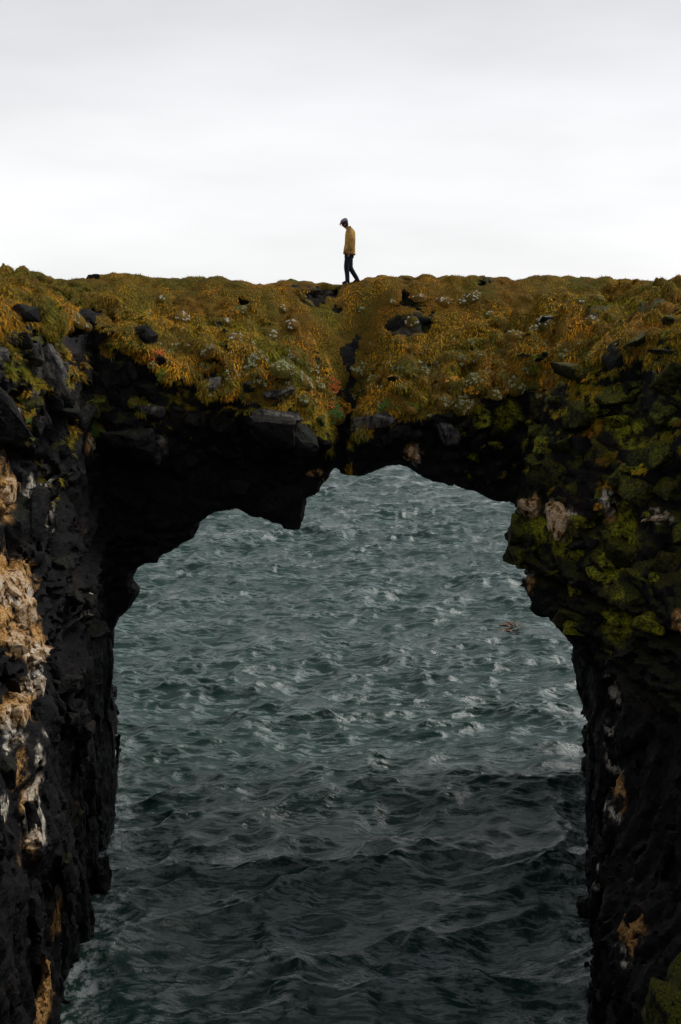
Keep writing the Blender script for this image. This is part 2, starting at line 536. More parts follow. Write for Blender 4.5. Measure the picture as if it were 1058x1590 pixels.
# ------------------------------------------------------------------ materials
class NT:
    def __init__(s, name):
        s.m = bpy.data.materials.new(name)
        s.m.use_nodes = True
        s.t = s.m.node_tree
        s.t.nodes.clear()
        s.out = s.t.nodes.new('ShaderNodeOutputMaterial')
        s.b = s.t.nodes.new('ShaderNodeBsdfPrincipled')
        s.L(s.b.outputs[0], s.out.inputs[0])

    def L(s, a, b):
        s.t.links.new(a, b)

    def put(s, sock, v):
        if isinstance(v, bpy.types.NodeSocket):
            s.L(v, sock)
        elif isinstance(v, (tuple, list)) and len(v) == 3 and sock.type == 'RGBA':
            sock.default_value = (*v, 1)
        else:
            sock.default_value = v

    def pos(s):
        return s.t.nodes.new('ShaderNodeNewGeometry').outputs['Position']

    def noise(s, scale, detail=4, rough=.55, vec=None, stretch=None, dist=0):
        n = s.t.nodes.new('ShaderNodeTexNoise')
        n.inputs['Scale'].default_value = scale
        n.inputs['Detail'].default_value = detail
        n.inputs['Roughness'].default_value = rough
        n.inputs['Distortion'].default_value = dist
        v = vec or s.pos()
        if stretch:
            mp = s.t.nodes.new('ShaderNodeMapping')
            mp.inputs['Scale'].default_value = stretch
            s.L(v, mp.inputs['Vector'])
            v = mp.outputs[0]
        s.L(v, n.inputs['Vector'])
        return n.outputs['Fac']

    def rng(s, v, a, b, c=0., d=1.):
        n = s.t.nodes.new('ShaderNodeMapRange')
        n.interpolation_type = 'SMOOTHSTEP'
        s.put(n.inputs['Value'], v)
        for k, x in (('From Min', a), ('From Max', b), ('To Min', c), ('To Max', d)):
            n.inputs[k].default_value = x
        return n.outputs[0]

    def math(s, op, a, b=0., c=None):
        n = s.t.nodes.new('ShaderNodeMath')
        n.operation = op
        s.put(n.inputs[0], a)
        s.put(n.inputs[1], b)
        if c is not None:
            s.put(n.inputs[2], c)
        n.use_clamp = op == 'ADD'
        return n.outputs[0]

    def mix(s, f, a, b):
        n = s.t.nodes.new('ShaderNodeMix')
        n.data_type = 'RGBA'
        s.put(n.inputs[0], f)
        s.put(n.inputs[6], a)
        s.put(n.inputs[7], b)
        return n.outputs[2]

    def attr(s, name):
        n = s.t.nodes.new('ShaderNodeAttribute')
        n.attribute_name = name
        return n

    def bump(s, h, strength, dist, nrm=None):
        n = s.t.nodes.new('ShaderNodeBump')
        n.inputs['Strength'].default_value = strength
        n.inputs['Distance'].default_value = dist
        s.L(h, n.inputs['Height'])
        if nrm is not None:
            s.L(nrm, n.inputs['Normal'])
        return n.outputs[0]


def rock_mat(name, moss=None, guano=None, ochre=None, bright=None, tone=1.0):
    """basalt; each cover is either an attribute of the cliff (None) or a constant for a loose stone"""
    s = NT(name)

    def cov(v, attr):
        return s.attr(attr).outputs['Fac'] if v is None else v
    n1 = s.noise(1.1, 5)
    n2 = s.noise(6.5, 5, .62)
    n3 = s.noise(26, 3, .6)
    col = s.mix(s.rng(n2, .36, .68), (.0015 * tone, .0015 * tone, .0018 * tone), (.0095 * tone, .0095 * tone, .0108 * tone))
    col = s.mix(s.math('MULTIPLY', s.rng(n1, .5, .68), .6), col, (.019 * tone, .014 * tone, .011 * tone))
    spk = s.math('MULTIPLY', s.rng(n3, .60, .70), s.rng(n1, .42, .62))
    col = s.mix(s.math('MULTIPLY', spk, .45), col, (.075, .075, .07))
    # moss: thicker where a face looks up
    geo = s.t.nodes.new('ShaderNodeNewGeometry')
    sp = s.t.nodes.new('ShaderNodeSeparateXYZ')
    s.L(geo.outputs['Normal'], sp.inputs[0])
    upf = s.rng(sp.outputs['Z'], -.25, .75)
    n_s = s.noise(7, 5, .62, stretch=(1, 1, .5))
    mm = s.math('MULTIPLY', cov(moss, 'moss'), s.rng(s.math('ADD', s.math('MULTIPLY', n2, .62), s.math('MULTIPLY', upf, .38)), .42, .66))
    mosc = s.mix(s.rng(n3, .35, .65), (.008, .014, .002), (.072, .074, .005))
    mosc = s.mix(s.rng(n1, .45, .65), mosc, (.028, .020, .004))
    col = s.mix(mm, col, mosc)
    bm = s.math('MULTIPLY', cov(bright, 'brightmoss'), s.rng(n2, .34, .60))
    col = s.mix(bm, col, s.mix(s.rng(n3, .35, .62), (.05, .065, .004), (.26, .25, .010)))
    o = s.math('MULTIPLY', cov(ochre, 'ochre'), s.rng(n_s, .36, .52))
    oc = s.mix(s.rng(n3, .35, .65), (.20, .085, .014), (.52, .31, .12))
    col = s.mix(o, col, oc)
    g = s.math('MULTIPLY', cov(guano, 'guano'), s.rng(n_s, .42, .60))
    col = s.mix(g, col, s.mix(s.rng(n3, .3, .6), (.30, .23, .14), (.62, .58, .50)))
    s.L(col, s.b.inputs['Base Color'])
    sz = s.t.nodes.new('ShaderNodeSeparateXYZ')
    s.L(geo.outputs['Position'], sz.inputs[0])
    wet = s.rng(s.math('MULTIPLY_ADD', n1, 1.6, sz.outputs['Z']), -14.4, -12.6, .45, 1.)
    s.L(s.math('MULTIPLY', s.rng(n2, .3, .7, .48, .9), wet), s.b.inputs['Roughness'])
    s.b.inputs['Specular IOR Level'].default_value = .13
    b = s.bump(s.noise(14, 6, .68), .75, .06)
    b = s.bump(s.noise(4.5, 4, .6), .5, .12, b)
    s.L(b, s.b.inputs['Normal'])
    return s.m


M_CLIFF = rock_mat('basalt_cliff')
M_ROCK = rock_mat('basalt_stone', .12, 0., 0., 0., 1.5)
M_GREY = rock_mat('grey_stone', .05, .15, 0., 0., 3.0)
M_MOSSY = rock_mat('mossy_stone', .8, 0., 0., .18, 1.0)
M_BMOSS = rock_mat('bright_mossy_stone', .9, 0., 0., .8, 1.0)
M_STAIN = rock_mat('stained_stone', .0, .45, 1.0, 0., 1.3)
M_PALE = rock_mat('whitened_stone', .1, .8, .6, 0., 1.5)

s = NT('turf_soil')
n1 = s.noise(.9, 4)
n2 = s.noise(5, 5, .6)
n3 = s.noise(22, 4, .6)
c = s.mix(s.rng(n1, .38, .62), (.115, .062, .009), (.070, .058, .009))
c = s.mix(s.math('MULTIPLY', s.rng(n2, .5, .66), .7), c, (.040, .028, .007))
c = s.mix(s.math('MULTIPLY', s.rng(n3, .55, .7), .5), c, (.17, .105, .018))
s.L(c, s.b.inputs['Base Color'])
s.b.inputs['Roughness'].default_value = .95
s.b.inputs['Specular IOR Level'].default_value = .1
s.L(s.bump(n3, .8, .05), s.b.inputs['Normal'])
M_TURF = s.m

s = NT('grass_blades')
s.L(s.attr('tint').outputs['Color'], s.b.inputs['Base Color'])
s.b.inputs['Roughness'].default_value = .8
s.b.inputs['Specular IOR Level'].default_value = .12
M_BLADE = s.m


def flat_mat(name, col, rough=.8, spec=.2, var=.25, scale=20):
    s = NT(name)
    n = s.noise(scale, 3)
    s.L(s.mix(s.rng(n, .3, .7), tuple(c * (1 - var) for c in col), tuple(min(1, c * (1 + var)) for c in col)), s.b.inputs['Base Color'])
    s.b.inputs['Roughness'].default_value = rough
    s.b.inputs['Specular IOR Level'].default_value = spec
    return s.m


# ------------------------------------------------------------------ land objects (one mesh split where turf meets rock, and where the arch meets the cliffs)
ft = VT[Q].mean(1) > .5
region = np.where(fc[:, 0] < -6.3 - .1 * (fc[:, 1] - 25), 1, np.where((fc[:, 0] > np.interp(fc[:, 2], bz, bx) - .2) & ((fc[:, 1] < 24.6) | (fc[:, 0] > 6.2)), 2, 0))


def submesh(name, mask):
    q = Q[mask]
    u, inv = np.unique(q.ravel(), return_inverse=True)
    me = make_mesh(name, V[u], inv.reshape(-1, 4))
    for k, v in ATTR.items():
        fattr(me, k, v[u])
    if name != 'turf_ground':
        me.set_sharp_from_angle(angle=math.radians(32))
    return me


arch = link('rock_arch', submesh('rock_arch', (~ft) & (region == 0)), M_CLIFF, kind='structure', category='sea arch',
            label='black basalt sea arch spanning the water under its cap of turf')
cliff_l = link('cliff', submesh('cliff', (~ft) & (region == 1)), M_CLIFF, kind='structure', category='cliff',
               label='dark cliff with orange and white stained ledges beside the left leg of the arch')
cliff_r = link('cliff', submesh('cliff', (~ft) & (region == 2)), M_CLIFF, kind='structure', category='cliff',
               label='dark cliff of blocks under green moss beside the right leg of the arch')
turf = link('turf_ground', submesh('turf_ground', ft), M_TURF, kind='structure', category='ground',
            label='mounded brown turf covering the top of the arch and cliffs')


def parent_for(p):
    if p.x < -6.3:
        return cliff_l
    if p.x > float(np.interp(p.z, bz, bx)) - .2 and (p.y < 24.6 or p.x > 6.2):
        return cliff_r
    return arch


# ------------------------------------------------------------------ the cliff the camera stands on and the shore round the rest of the inlet (coarse)
hx, hy = .3, .3
xs2, ys2, zs2 = np.arange(-14.1, 14.1, hx), np.arange(-14, 12.4, hy), np.arange(-16, 1.2, .3)
X, Y, Z = np.meshgrid(xs2, ys2, zs2, indexing='ij')
P = np.stack([X.ravel(), Y.ravel(), Z.ravel()], 1).astype(np.float32)
topn = -1.75 + .0 * P[:, 0] + sstep(3, 9, P[:, 1]) * .9 * sstep(3, 6, np.abs(P[:, 0]))
st_ = P[:, 2] - topn
wl_ = np.minimum(np.minimum(P[:, 0] - wall_left(np.maximum(P[:, 1], 12), P[:, 2]) + .3, wall_right(np.maximum(P[:, 1], 12), P[:, 2]) - P[:, 0] + .3),
                 P[:, 1] - (1.2 + .5 * np.sin(P[:, 0] * .6)))
wl_ = wl_.astype(np.float32)
d_ = np.maximum(st_, wl_)
d_ = d_ - .3 * fbm(P, .6, 3, 5) - .25 * (cells(P, .8, 3)[2][:, 0] - .5) * (st_ < wl_)
V2, Q2 = surface_nets(d_.reshape(X.shape), xs2, ys2, zs2)
c2 = V2[Q2].mean(1)
keep = c2[:, 1] < 12.15
me = make_mesh('near_cliff', V2, Q2[keep])
for k in ATTR:
    fattr(me, k, np.full(len(V2), .5 if k == 'moss' else 0.))
near = link('near_cliff', me, M_CLIFF, kind='structure', category='cliff', label='rocky cliff that closes the near end of the inlet')

# ------------------------------------------------------------------ stones
def stone_mesh(name, seed, flat=1.0, rough=.06):
    r = random.Random(seed)
    bm = bmesh.new()
    for _ in range(r.randint(11, 15)):
        v = Vector((r.uniform(-1, 1), r.uniform(-1, 1), r.uniform(-1, 1)))
        m = max(abs(v.x), abs(v.y), abs(v.z))
        v = v / m * r.uniform(.82, 1.0)
        bm.verts.new((v.x * .5, v.y * .5, v.z * .5 * flat))
    bmesh.ops.convex_hull(bm, input=bm.verts[:])
    bmesh.ops.delete(bm, geom=[v for v in bm.verts if not v.link_faces], context='VERTS')
    bmesh.ops.dissolve_limit(bm, angle_limit=.22, verts=bm.verts[:], edges=bm.edges[:])
    bmesh.ops.bevel(bm, geom=bm.edges[:], offset=.045, segments=1, affect='EDGES', clamp_overlap=True)
    bmesh.ops.triangulate(bm, faces=bm.faces[:])
    bmesh.ops.subdivide_edges(bm, edges=[e for e in bm.edges if e.calc_length() > .16], cuts=2, use_grid_fill=False)
    bmesh.ops.triangulate(bm, faces=bm.faces[:])
    q = np.array([v.co[:] for v in bm.verts], np.float32) + seed * .37
    dn = np.stack([fbm(q, 4.5, 2, 200), fbm(q, 4.5, 2, 204), fbm(q, 4.5, 2, 208)], 1) * .075
    for v, d_ in zip(bm.verts, dn):
        v.co += Vector(d_.tolist())
    me = bpy.data.meshes.new(name)
    bm.to_mesh(me)
    bm.free()
    return me


BASE = [stone_mesh('stone_shape', 100 + i, random.choice((1, 1, .8))) for i in range(12)]
_shape_cache = {}


def stone(p, nrm, w, h, dep, mat, kind='rock', sink=.22, label=None, tilt=.25):
    i = random.randrange(len(BASE))
    key = (i, mat.name)
    if key not in _shape_cache:
        m = BASE[i].copy()
        m.materials.append(mat)
        _shape_cache[key] = m
    par = parent_for(p)
    o = link(kind, _shape_cache[key], None, par)
    o.location = p + nrm * (dep * (.5 - sink) - dep * .50)
    o.rotation_euler = (random.uniform(-tilt, tilt), random.uniform(-tilt, tilt), random.uniform(-.6, .6))
    o.scale = (w, dep, h)
    if label:
        o['label'] = label
    return o


placed = [  # px, py, w, h, material
    (70, 580, 70, 100, M_GREY), (88, 655, 50, 120, M_ROCK), (18, 640, 60, 130, M_ROCK), (125, 650, 50, 46, M_ROCK), (160, 688, 52, 44, M_ROCK), (232, 640, 54, 26, M_GREY),
    (200, 700, 90, 62, M_ROCK), (240, 695, 44, 66, M_GREY), (272, 640, 38, 46, M_ROCK), (335, 600, 30, 36, M_GREY), (300, 650, 40, 34, M_ROCK), (350, 655, 60, 44, M_ROCK),
    (430, 612, 60, 36, M_GREY), (420, 672, 84, 66, M_ROCK), (474, 680, 52, 70, M_ROCK), (430, 644, 90, 22, M_GREY), (395, 705, 62, 50, M_ROCK), (452, 708, 44, 44, M_ROCK),
    (365, 757, 56, 30, M_ROCK), (584, 648, 84, 26, M_GREY), (560, 690, 60, 50, M_ROCK), (618, 668, 40, 34, M_ROCK), (690, 670, 56, 60, M_GREY), (642, 706, 28, 26, M_STAIN),
    (752, 648, 26, 46, M_BMOSS), (792, 646, 46, 44, M_BMOSS), (832, 636, 30, 50, M_MOSSY), (740, 690, 34, 60, M_ROCK), (800, 690, 34, 70, M_ROCK), (836, 668, 40, 22, M_MOSSY),
    (832, 716, 40, 18, M_MOSSY), (852, 742, 46, 50, M_MOSSY), (900, 588, 100, 40, M_MOSSY), (966, 614, 96, 40, M_MOSSY), (962, 662, 60, 60, M_BMOSS), (1032, 548, 70, 24, M_GREY),
    (1038, 588, 74, 60, M_MOSSY), (900, 645, 50, 46, M_MOSSY), (930, 700, 60, 54, M_MOSSY), (880, 700, 44, 50, M_MOSSY), (1022, 700, 60, 70, M_MOSSY), (1030, 645, 50, 50, M_MOSSY),
    (992, 540, 46, 44, M_MOSSY), (1042, 500, 40, 34, M_MOSSY), (950, 556, 38, 56, M_ROCK), (890, 762, 60, 54, M_MOSSY), (990, 762, 60, 50, M_MOSSY), (945, 798, 28, 50, M_PALE),
    (1022, 806, 56, 34, M_PALE), (900, 850, 56, 60, M_ROCK), (962, 872, 56, 70, M_MOSSY), (1032, 880, 56, 70, M_MOSSY), (905, 912, 48, 24, M_ROCK), (1040, 760, 50, 50, M_MOSSY),
    (866, 805, 40, 66, M_STAIN), (300, 480, 24, 14, M_GREY), (225, 520, 50, 34, M_ROCK), (205, 575, 24, 46, M_ROCK), (250, 560, 30, 30, M_ROCK),
    (690, 468, 26, 16, M_ROCK), (850, 500, 40, 22, M_ROCK), (800, 520, 30, 22, M_ROCK), (35, 490, 46, 30, M_ROCK), (30, 530, 50, 30, M_ROCK),
    (12, 762, 44, 66, M_STAIN), (60, 800, 26, 110, M_ROCK), (18, 905, 56, 60, M_STAIN), (34, 950, 34, 60, M_STAIN), (20, 1000, 60, 44, M_STAIN), (15, 1050, 50, 70, M_ROCK), (56, 1020, 22, 34, M_STAIN),
    (60, 1066, 30, 36, M_PALE), (46, 1068, 18, 30, M_PALE), (26, 1110, 40, 40, M_STAIN), (22, 1152, 34, 16, M_PALE), (50, 1270, 24, 90, M_ROCK), (10, 1200, 40, 60, M_ROCK),
    (955, 1180, 26, 46, M_ROCK), (984, 1425, 26, 50, M_ROCK), (560, 600, 26, 22, M_MOSSY), (610, 590, 22, 18, M_ROCK), (500, 655, 24, 24, M_MOSSY)]
for (a, b, w, h, m) in placed:
    hit, nr = cast(a, b)
    if hit is None or hit.y > 26.6:
        continue
    k = (hit.y * CP - hit.z * SP) / FPX
    dep = (w * h) ** .5 * k * random.uniform(.85, 1.1)
    stone(hit, nr, w * k, h * k, max(dep, .3), m, sink=.12)

# angular blocks that step out along the overhanging edge of the right cliff
for a, b, w, h, Yd, m in ((818, 790, 34, 40, 23.0, M_STAIN), (808, 822, 40, 52, 23.0, M_MOSSY), (806, 858, 40, 40, 23.1, M_MOSSY), (840, 862, 44, 50, 22.9, M_MOSSY), (838, 912, 46, 36, 23.2, M_ROCK),
                          (846, 942, 50, 44, 23.3, M_ROCK), (838, 726, 34, 30, 22.9, M_MOSSY), (846, 690, 34, 30, 22.9, M_BMOSS), (878, 965, 46, 40, 23.4, M_ROCK)):
    p_ = Vector(px_at(a, b, Yd))
    k = (p_.y * CP - p_.z * SP) / FPX
    stone(p_, Vector((0, 0, 0)), w * k, h * k, .75, m, tilt=.12)

# loose rubble and broken edges on the exposed rock
n_sm = 0
tries = 0
while n_sm < 120 and tries < 4000:
    tries += 1
    a = random.uniform(-30, 1090)
    b = random.triangular(470, 1250, 620)
    hit, nr = cast(a, b)
    if hit is None or hit.y > 25.6:
        continue
    if (a < 85 and b > 690) or abs(a - 540) < 30:
        continue
    s_top, wl = lookup(np.array([tuple(hit)]))
    t = float(turf_at(np.array([tuple(hit)], np.float32), s_top, wl)[0])
    if t > .2:
        continue
    sz = random.uniform(.22, .62) * (1.0 if b < 800 else 1.25)
    if hit.x > 3.4 and b < 1000:
        m = random.choice((M_MOSSY, M_MOSSY, M_ROCK, M_BMOSS))
    elif b < 640:
        m = random.choice((M_ROCK, M_ROCK, M_GREY, M_MOSSY))
    else:
        m = M_ROCK
    stone(hit, nr, sz * random.uniform(.8, 1.5), sz * random.uniform(.6, 1.1), sz, m, sink=.2)
    n_sm += 1

# mossy boulder at the near right corner
def near_rock(px, py, Y, size, mat, label):
    p = Vector(px_at(px, py, Y))
    bm = bmesh.new()
    bmesh.ops.create_icosphere(bm, subdivisions=5, radius=1)
    vv = np.array([v.co[:] for v in bm.verts], np.float32)
    q = vv * np.array(size, np.float32) + np.array(p[:], np.float32)
    F1, F2, R, off = cells(q, 1.5, 6)
    r = 1 + .22 * (R[:, 0] - .5) + .3 * (off * (R[:, 1:4] - .5)).sum(1) + .12 * fbm(q, 2.5, 3, 8) - .05 * np.exp(-(F2 - F1) / .05)
    for v, s_ in zip(bm.verts, r):
        v.co = Vector((v.co.x * size[0], v.co.y * size[1], v.co.z * size[2])) * float(s_)
    me = bpy.data.meshes.new('boulder')
    bm.to_mesh(me)
    bm.free()
    me.polygons.foreach_set('use_smooth', np.ones(len(me.polygons), bool))
    o = link('boulder', me, mat, None, label=label, category='boulder')
    o.location = p
    return o


near_rock(1150, 1640, 12.5, (1.25, 1.3, 1.5), M_MOSSY, 'mossy rock outcrop at the bottom corner of the right-hand cliff')

# ------------------------------------------------------------------ grass (nobody could count it)
tf = np.nonzero(ft & (fc[:, 1] < 28.9) & (fc[:, 1] > 15.5))[0]
fnz = fn[:, 2] / fa
led = np.nonzero((~ft) & (fnz > .30) & (fc[:, 2] > -4.6) & (fc[:, 1] < 27) & (fc[:, 1] > 17) & (np.abs(fc[:, 0] - .1) > .35) & (fbm(fc, 1.1, 2, 151) + .25 * fbm(fc, 4, 1, 153) > .02 + .16 * np.clip(-2.6 - fc[:, 2], 0, 2)))[0]
w_led = 5.0
w_ = np.concatenate([fa[tf], fa[led] * w_led])
tf = np.concatenate([tf, led])
w_ = w_ / w_.sum()
NB = 350000
sel = rng.choice(tf, NB, p=w_)
uv = rng.random((NB, 2))
qa, qb, qc, qd = (V[Q[sel, k]] for k in range(4))
root = (qa * (1 - uv[:, :1]) + qb * uv[:, :1]) * (1 - uv[:, 1:]) + (qd * (1 - uv[:, :1]) + qc * uv[:, :1]) * uv[:, 1:]
nr = fn[sel] / fa[sel][:, None]
clump = fbm(root, (2.2, 2.2, 2.2), 2, 101)
patch = fbm(root, (.55, .8, .8), 3, 103)
dirx = fbm(root, 1.2, 2, 105)
down = np.array([0, 0, -1.]) - nr * nr[:, 2:3] * -1
down /= (np.linalg.norm(down, axis=1)[:, None] + .15)
side = rng.normal(size=(NB, 3)) * .28
lean = down * 1.1 + side + np.stack([dirx * .9, -.15 + 0 * dirx, 0 * dirx], 1)
ln = (.07 + .07 * rng.random(NB) + .10 * np.clip(clump + .15, 0, 1)) * (.86 - .40 * sstep(26.0, 27.2, root[:, 1]))
wd = .003 + .0042 * rng.random(NB)
mid = root + nr * (ln * .38)[:, None] + lean * (ln * .30)[:, None]
tip = mid + nr * (ln * .05)[:, None] + lean * (ln * .65)[:, None]
tan = np.cross(nr, lean)
tan /= (np.linalg.norm(tan, axis=1)[:, None] + 1e-9)
BV = np.empty((NB, 5, 3), np.float32)
BV[:, 0] = root - tan * wd[:, None] - nr * .01
BV[:, 1] = root + tan * wd[:, None] - nr * .01
BV[:, 2] = mid + tan * (wd * .8)[:, None]
BV[:, 3] = mid - tan * (wd * .8)[:, None]
BV[:, 4] = tip
i0 = np.arange(NB) * 5
BF = np.concatenate([np.stack([i0, i0 + 1, i0 + 2], 1), np.stack([i0, i0 + 2, i0 + 3], 1), np.stack([i0 + 3, i0 + 2, i0 + 4], 1)])
me = make_mesh('grass', BV.reshape(-1, 3), BF, smooth=False)
pal = {'straw': (.42, .215, .018), 'ochre': (.30, .140, .010), 'olive': (.150, .118, .010), 'green': (.060, .078, .008), 'rust': (.19, .065, .010), 'brown': (.060, .036, .008)}
cA = np.array(pal['olive'])[None] * np.ones((NB, 1))
k1 = sstep(-.15, .25, patch)[:, None]
cA = cA * (1 - k1) + np.array(pal['ochre']) * k1
k2 = sstep(.05, .35, fbm(root, (1.4, 1.4, 2), 2, 107))[:, None]
cA = cA * (1 - k2) + np.array(pal['straw']) * k2
k3 = sstep(.06, .32, fbm(root, 1.0, 3, 109))[:, None]
cA = cA * (1 - k3) + np.array(pal['green']) * k3
k4 = (sstep(.1, .4, fbm(root, 1.6, 2, 111)) * (.35 + .5 * sstep(0, 6, root[:, 0])))[:, None]
cA = cA * (1 - k4) + np.array(pal['rust']) * k4
k5 = (sstep(.0, .35, fbm(root, 1.7, 2, 113)) * .8)[:, None]
cA = cA * (1 - k5) + np.array(pal['brown']) * k5
on_rock = (~ft[sel])[:, None]
cA = np.where(on_rock, cA * .45 + np.array((.075, .080, .008)) * .55, cA)
k6 = (sstep(.05, .3, fbm(root, .8, 2, 115)) * .4)[:, None]
cA = cA * (1 - k6) + np.array((.20, .19, .014)) * k6
cA *= rng.uniform(1.05, 1.65, (NB, 1)) * np.array((1.34, 1.24, .85))
cattr(me, 'tint', np.repeat(cA, 5, axis=0))
link('grass', me, M_BLADE, kind='stuff', category='grass', label='long dry ochre and olive grass draped over the top of the arch')

# ------------------------------------------------------------------ leafy ground plants
def rosette(n_leaf, spread, seed, curl=.5, lw=.32):
    r = random.Random(seed)
    vs, fs = [], []
    for i in range(n_leaf):
        a = i * 2.39996 + r.uniform(-.3, .3)
        el = r.uniform(.15, 1.25)
        L = spread * r.uniform(.6, 1.05)
        d = Vector((math.cos(a) * math.cos(el), math.sin(a) * math.cos(el), math.sin(el)))
        t = Vector((-math.sin(a), math.cos(a), 0))
        b = d * (L * .12)
        m = d * (L * .6) + Vector((0, 0, L * .08))
        e = d * L - Vector((0, 0, L * curl * .4))
        w = L * lw * .5
        k = len(vs)
        vs += [b, m + t * w, e, m - t * w, m - Vector((0, 0, -w * .25))]
        fs += [(k, k + 1, k + 4), (k, k + 4, k + 3), (k + 4, k + 1, k + 2), (k + 4, k + 2, k + 3)]
    return np.array([v[:] for v in vs], np.float32), np.array(fs, np.int32)


def plant_mesh(name, mat, n, rad, leaf, seed, flower=None):
    """several rosettes packed in one cushion"""
    r = random.Random(seed)
    VV, FF, k = [], [], 0
    for i in range(n):
        v, f = rosette(r.randint(9, 14), leaf * r.uniform(.7, 1.2), seed * 31 + i)
        a, q = r.uniform(0, 6.28), rad * r.random() ** .6
        v = v + np.array([math.cos(a) * q, math.sin(a) * q, (rad ** 2 - q * q) ** .5 * .45], np.float32)
        VV.append(v)
        FF.append(f + k)
        k += len(v)
    ns, nr_ = 12, 3        # the cushion the leaves grow from
    dome = [(0, 0, rad * .5)]
    for j in range(1, nr_ + 1):
        el = math.pi / 2 * (1 - j / nr_)
        for i in range(ns):
            a = 6.2832 * i / ns
            dome.append((rad * 1.08 * math.cos(el) * math.cos(a), rad * 1.08 * math.cos(el) * math.sin(a), rad * .5 * math.sin(el) - (.03 if j == nr_ else 0)))
    df = [(0, 1 + i, 1 + (i + 1) % ns) for i in range(ns)]
    for j in range(nr_ - 1):
        for i in range(ns):
            p_, q_ = 1 + j * ns + i, 1 + j * ns + (i + 1) % ns
            df += [(p_, p_ + ns, q_ + ns), (p_, q_ + ns, q_)]
    nl = sum(len(f) for f in FF)
    VV.append(np.array(dome, np.float32))
    FF.append(np.array(df, np.int32) + k)
    me = make_mesh(name, np.concatenate(VV), np.concatenate(FF), smooth=False)
    me.materials.append(mat)
    me.materials.append(M_TURF)
    me.polygons.foreach_set('material_index', np.array([0] * nl + [1] * len(df), np.int32))
    return me


G_GREEN = flat_mat('green_leaves', (.045, .13, .012), .6, .3, .4, 30)
G_LIME = flat_mat('yellow_green_leaves', (.12, .17, .012), .6, .3, .4, 30)
G_PALE = flat_mat('pale_leaves', (.26, .27, .15), .7, .2, .45, 22)
G_WHITE = flat_mat('white_flower_heads', (.50, .49, .42), .8, .2, .35, 22)
G_ORANGE = flat_mat('orange_leaves', (.48, .11, .02), .6, .2, .4, 30)
G_AMBER = flat_mat('amber_leaves', (.50, .22, .012), .6, .2, .35, 30)
G_PINK = flat_mat('pink_flowers', (.45, .12, .14), .7, .2, .3, 30)


def plant(px, py, wpx, mat, label, leaf=.09, group=None):
    hit, nr = cast(px, py)
    if hit is None:
        return
    k = (hit.y * CP - hit.z * SP) / FPX
    R_ = wpx * k * .5
    me = plant_mesh('plant', mat, max(4, int(R_ * R_ * 260)), R_, leaf, int(px * 7 + py))
    o = link('plant', me, None, None, label=label, category='plant')
    if group:
        o['group'] = group
    o.location = hit + nr * .01
    z = (nr * .8 + Vector((0, -.25, .5))).normalized()
    o.rotation_euler = z.to_track_quat('Z', 'Y').to_euler()


named = [
    (150, 662, 36, G_GREEN, 'bright green leafy plant above the white stained stone below the left end of the turf'),
    (42, 650, 18, G_GREEN, 'small green plant in the crack between two large smooth rocks at the left'),
    (48, 680, 12, G_GREEN, 'tiny green plant lower in the crack beside the tall smooth left rock'),
    (24, 627, 9, G_PINK, 'tiny pink flowering plant on the shoulder of the left rock'),
    (218, 680, 16, G_GREEN, 'small green plant beside the tan stained ledge of the overhanging block'),
    (207, 626, 18, G_GREEN, 'dark green plant just left of the pale grey ledge'),
    (255, 582, 22, G_LIME, 'lime green tuft with yellow tips at the edge of the rocks left of the span'),
    (512, 600, 30, G_ORANGE, 'bright orange plant below the mouth of the gully'),
    (512, 632, 16, G_ORANGE, 'small orange plant beneath the larger orange one'),
    (534, 634, 24, G_AMBER, 'amber yellow plant hanging at the rock edge under the gully'),
    (520, 645, 34, G_GREEN, 'green leafy plant around the amber one at the crown of the span'),
    (600, 633, 26, G_GREEN, 'green plant on the dark ledge right of the gully'),
    (640, 636, 20, G_LIME, 'lime green plant on the rock lip over the middle of the opening'),
    (713, 662, 14, G_GREEN, 'small green plant beside the squared grey block on the span'),
    (995, 756, 14, G_LIME, 'single lime green plant on the black right cliff'),
    (930, 770, 14, G_GREEN, 'green plant over an ochre stain on the right cliff'),
    (928, 787, 12, G_AMBER, 'small amber tuft beside the white stained stone on the right cliff'),
    (896, 683, 14, G_ORANGE, 'small orange brown plant on the mossy right blocks'),
    (920, 678, 12, G_ORANGE, 'second small orange brown plant on the mossy right blocks, nearer the bright moss'),
    (970, 725, 16, G_LIME, 'thin green plant growing between mossy blocks under the bright moss patch'),
    (1052, 655, 16, G_LIME, 'yellow green sprig at the far right edge of the mossy cliff'),
    (242, 552, 20, G_ORANGE, 'curled orange grass clump on the left rocks'),
    (735, 602, 26, G_AMBER, 'golden yellow cushion at the lower grass edge right of centre'),
    (700, 595, 24, G_AMBER, 'golden cushion left of another golden cushion at the lower grass edge'),
    (840, 598, 18, G_AMBER, 'yellow tuft at the lower grass edge near the right mossy blocks'),
]
for a, b, w, m, lb in named:
    plant(a, b, w, m, lb, leaf=.07 if w < 20 else .10)
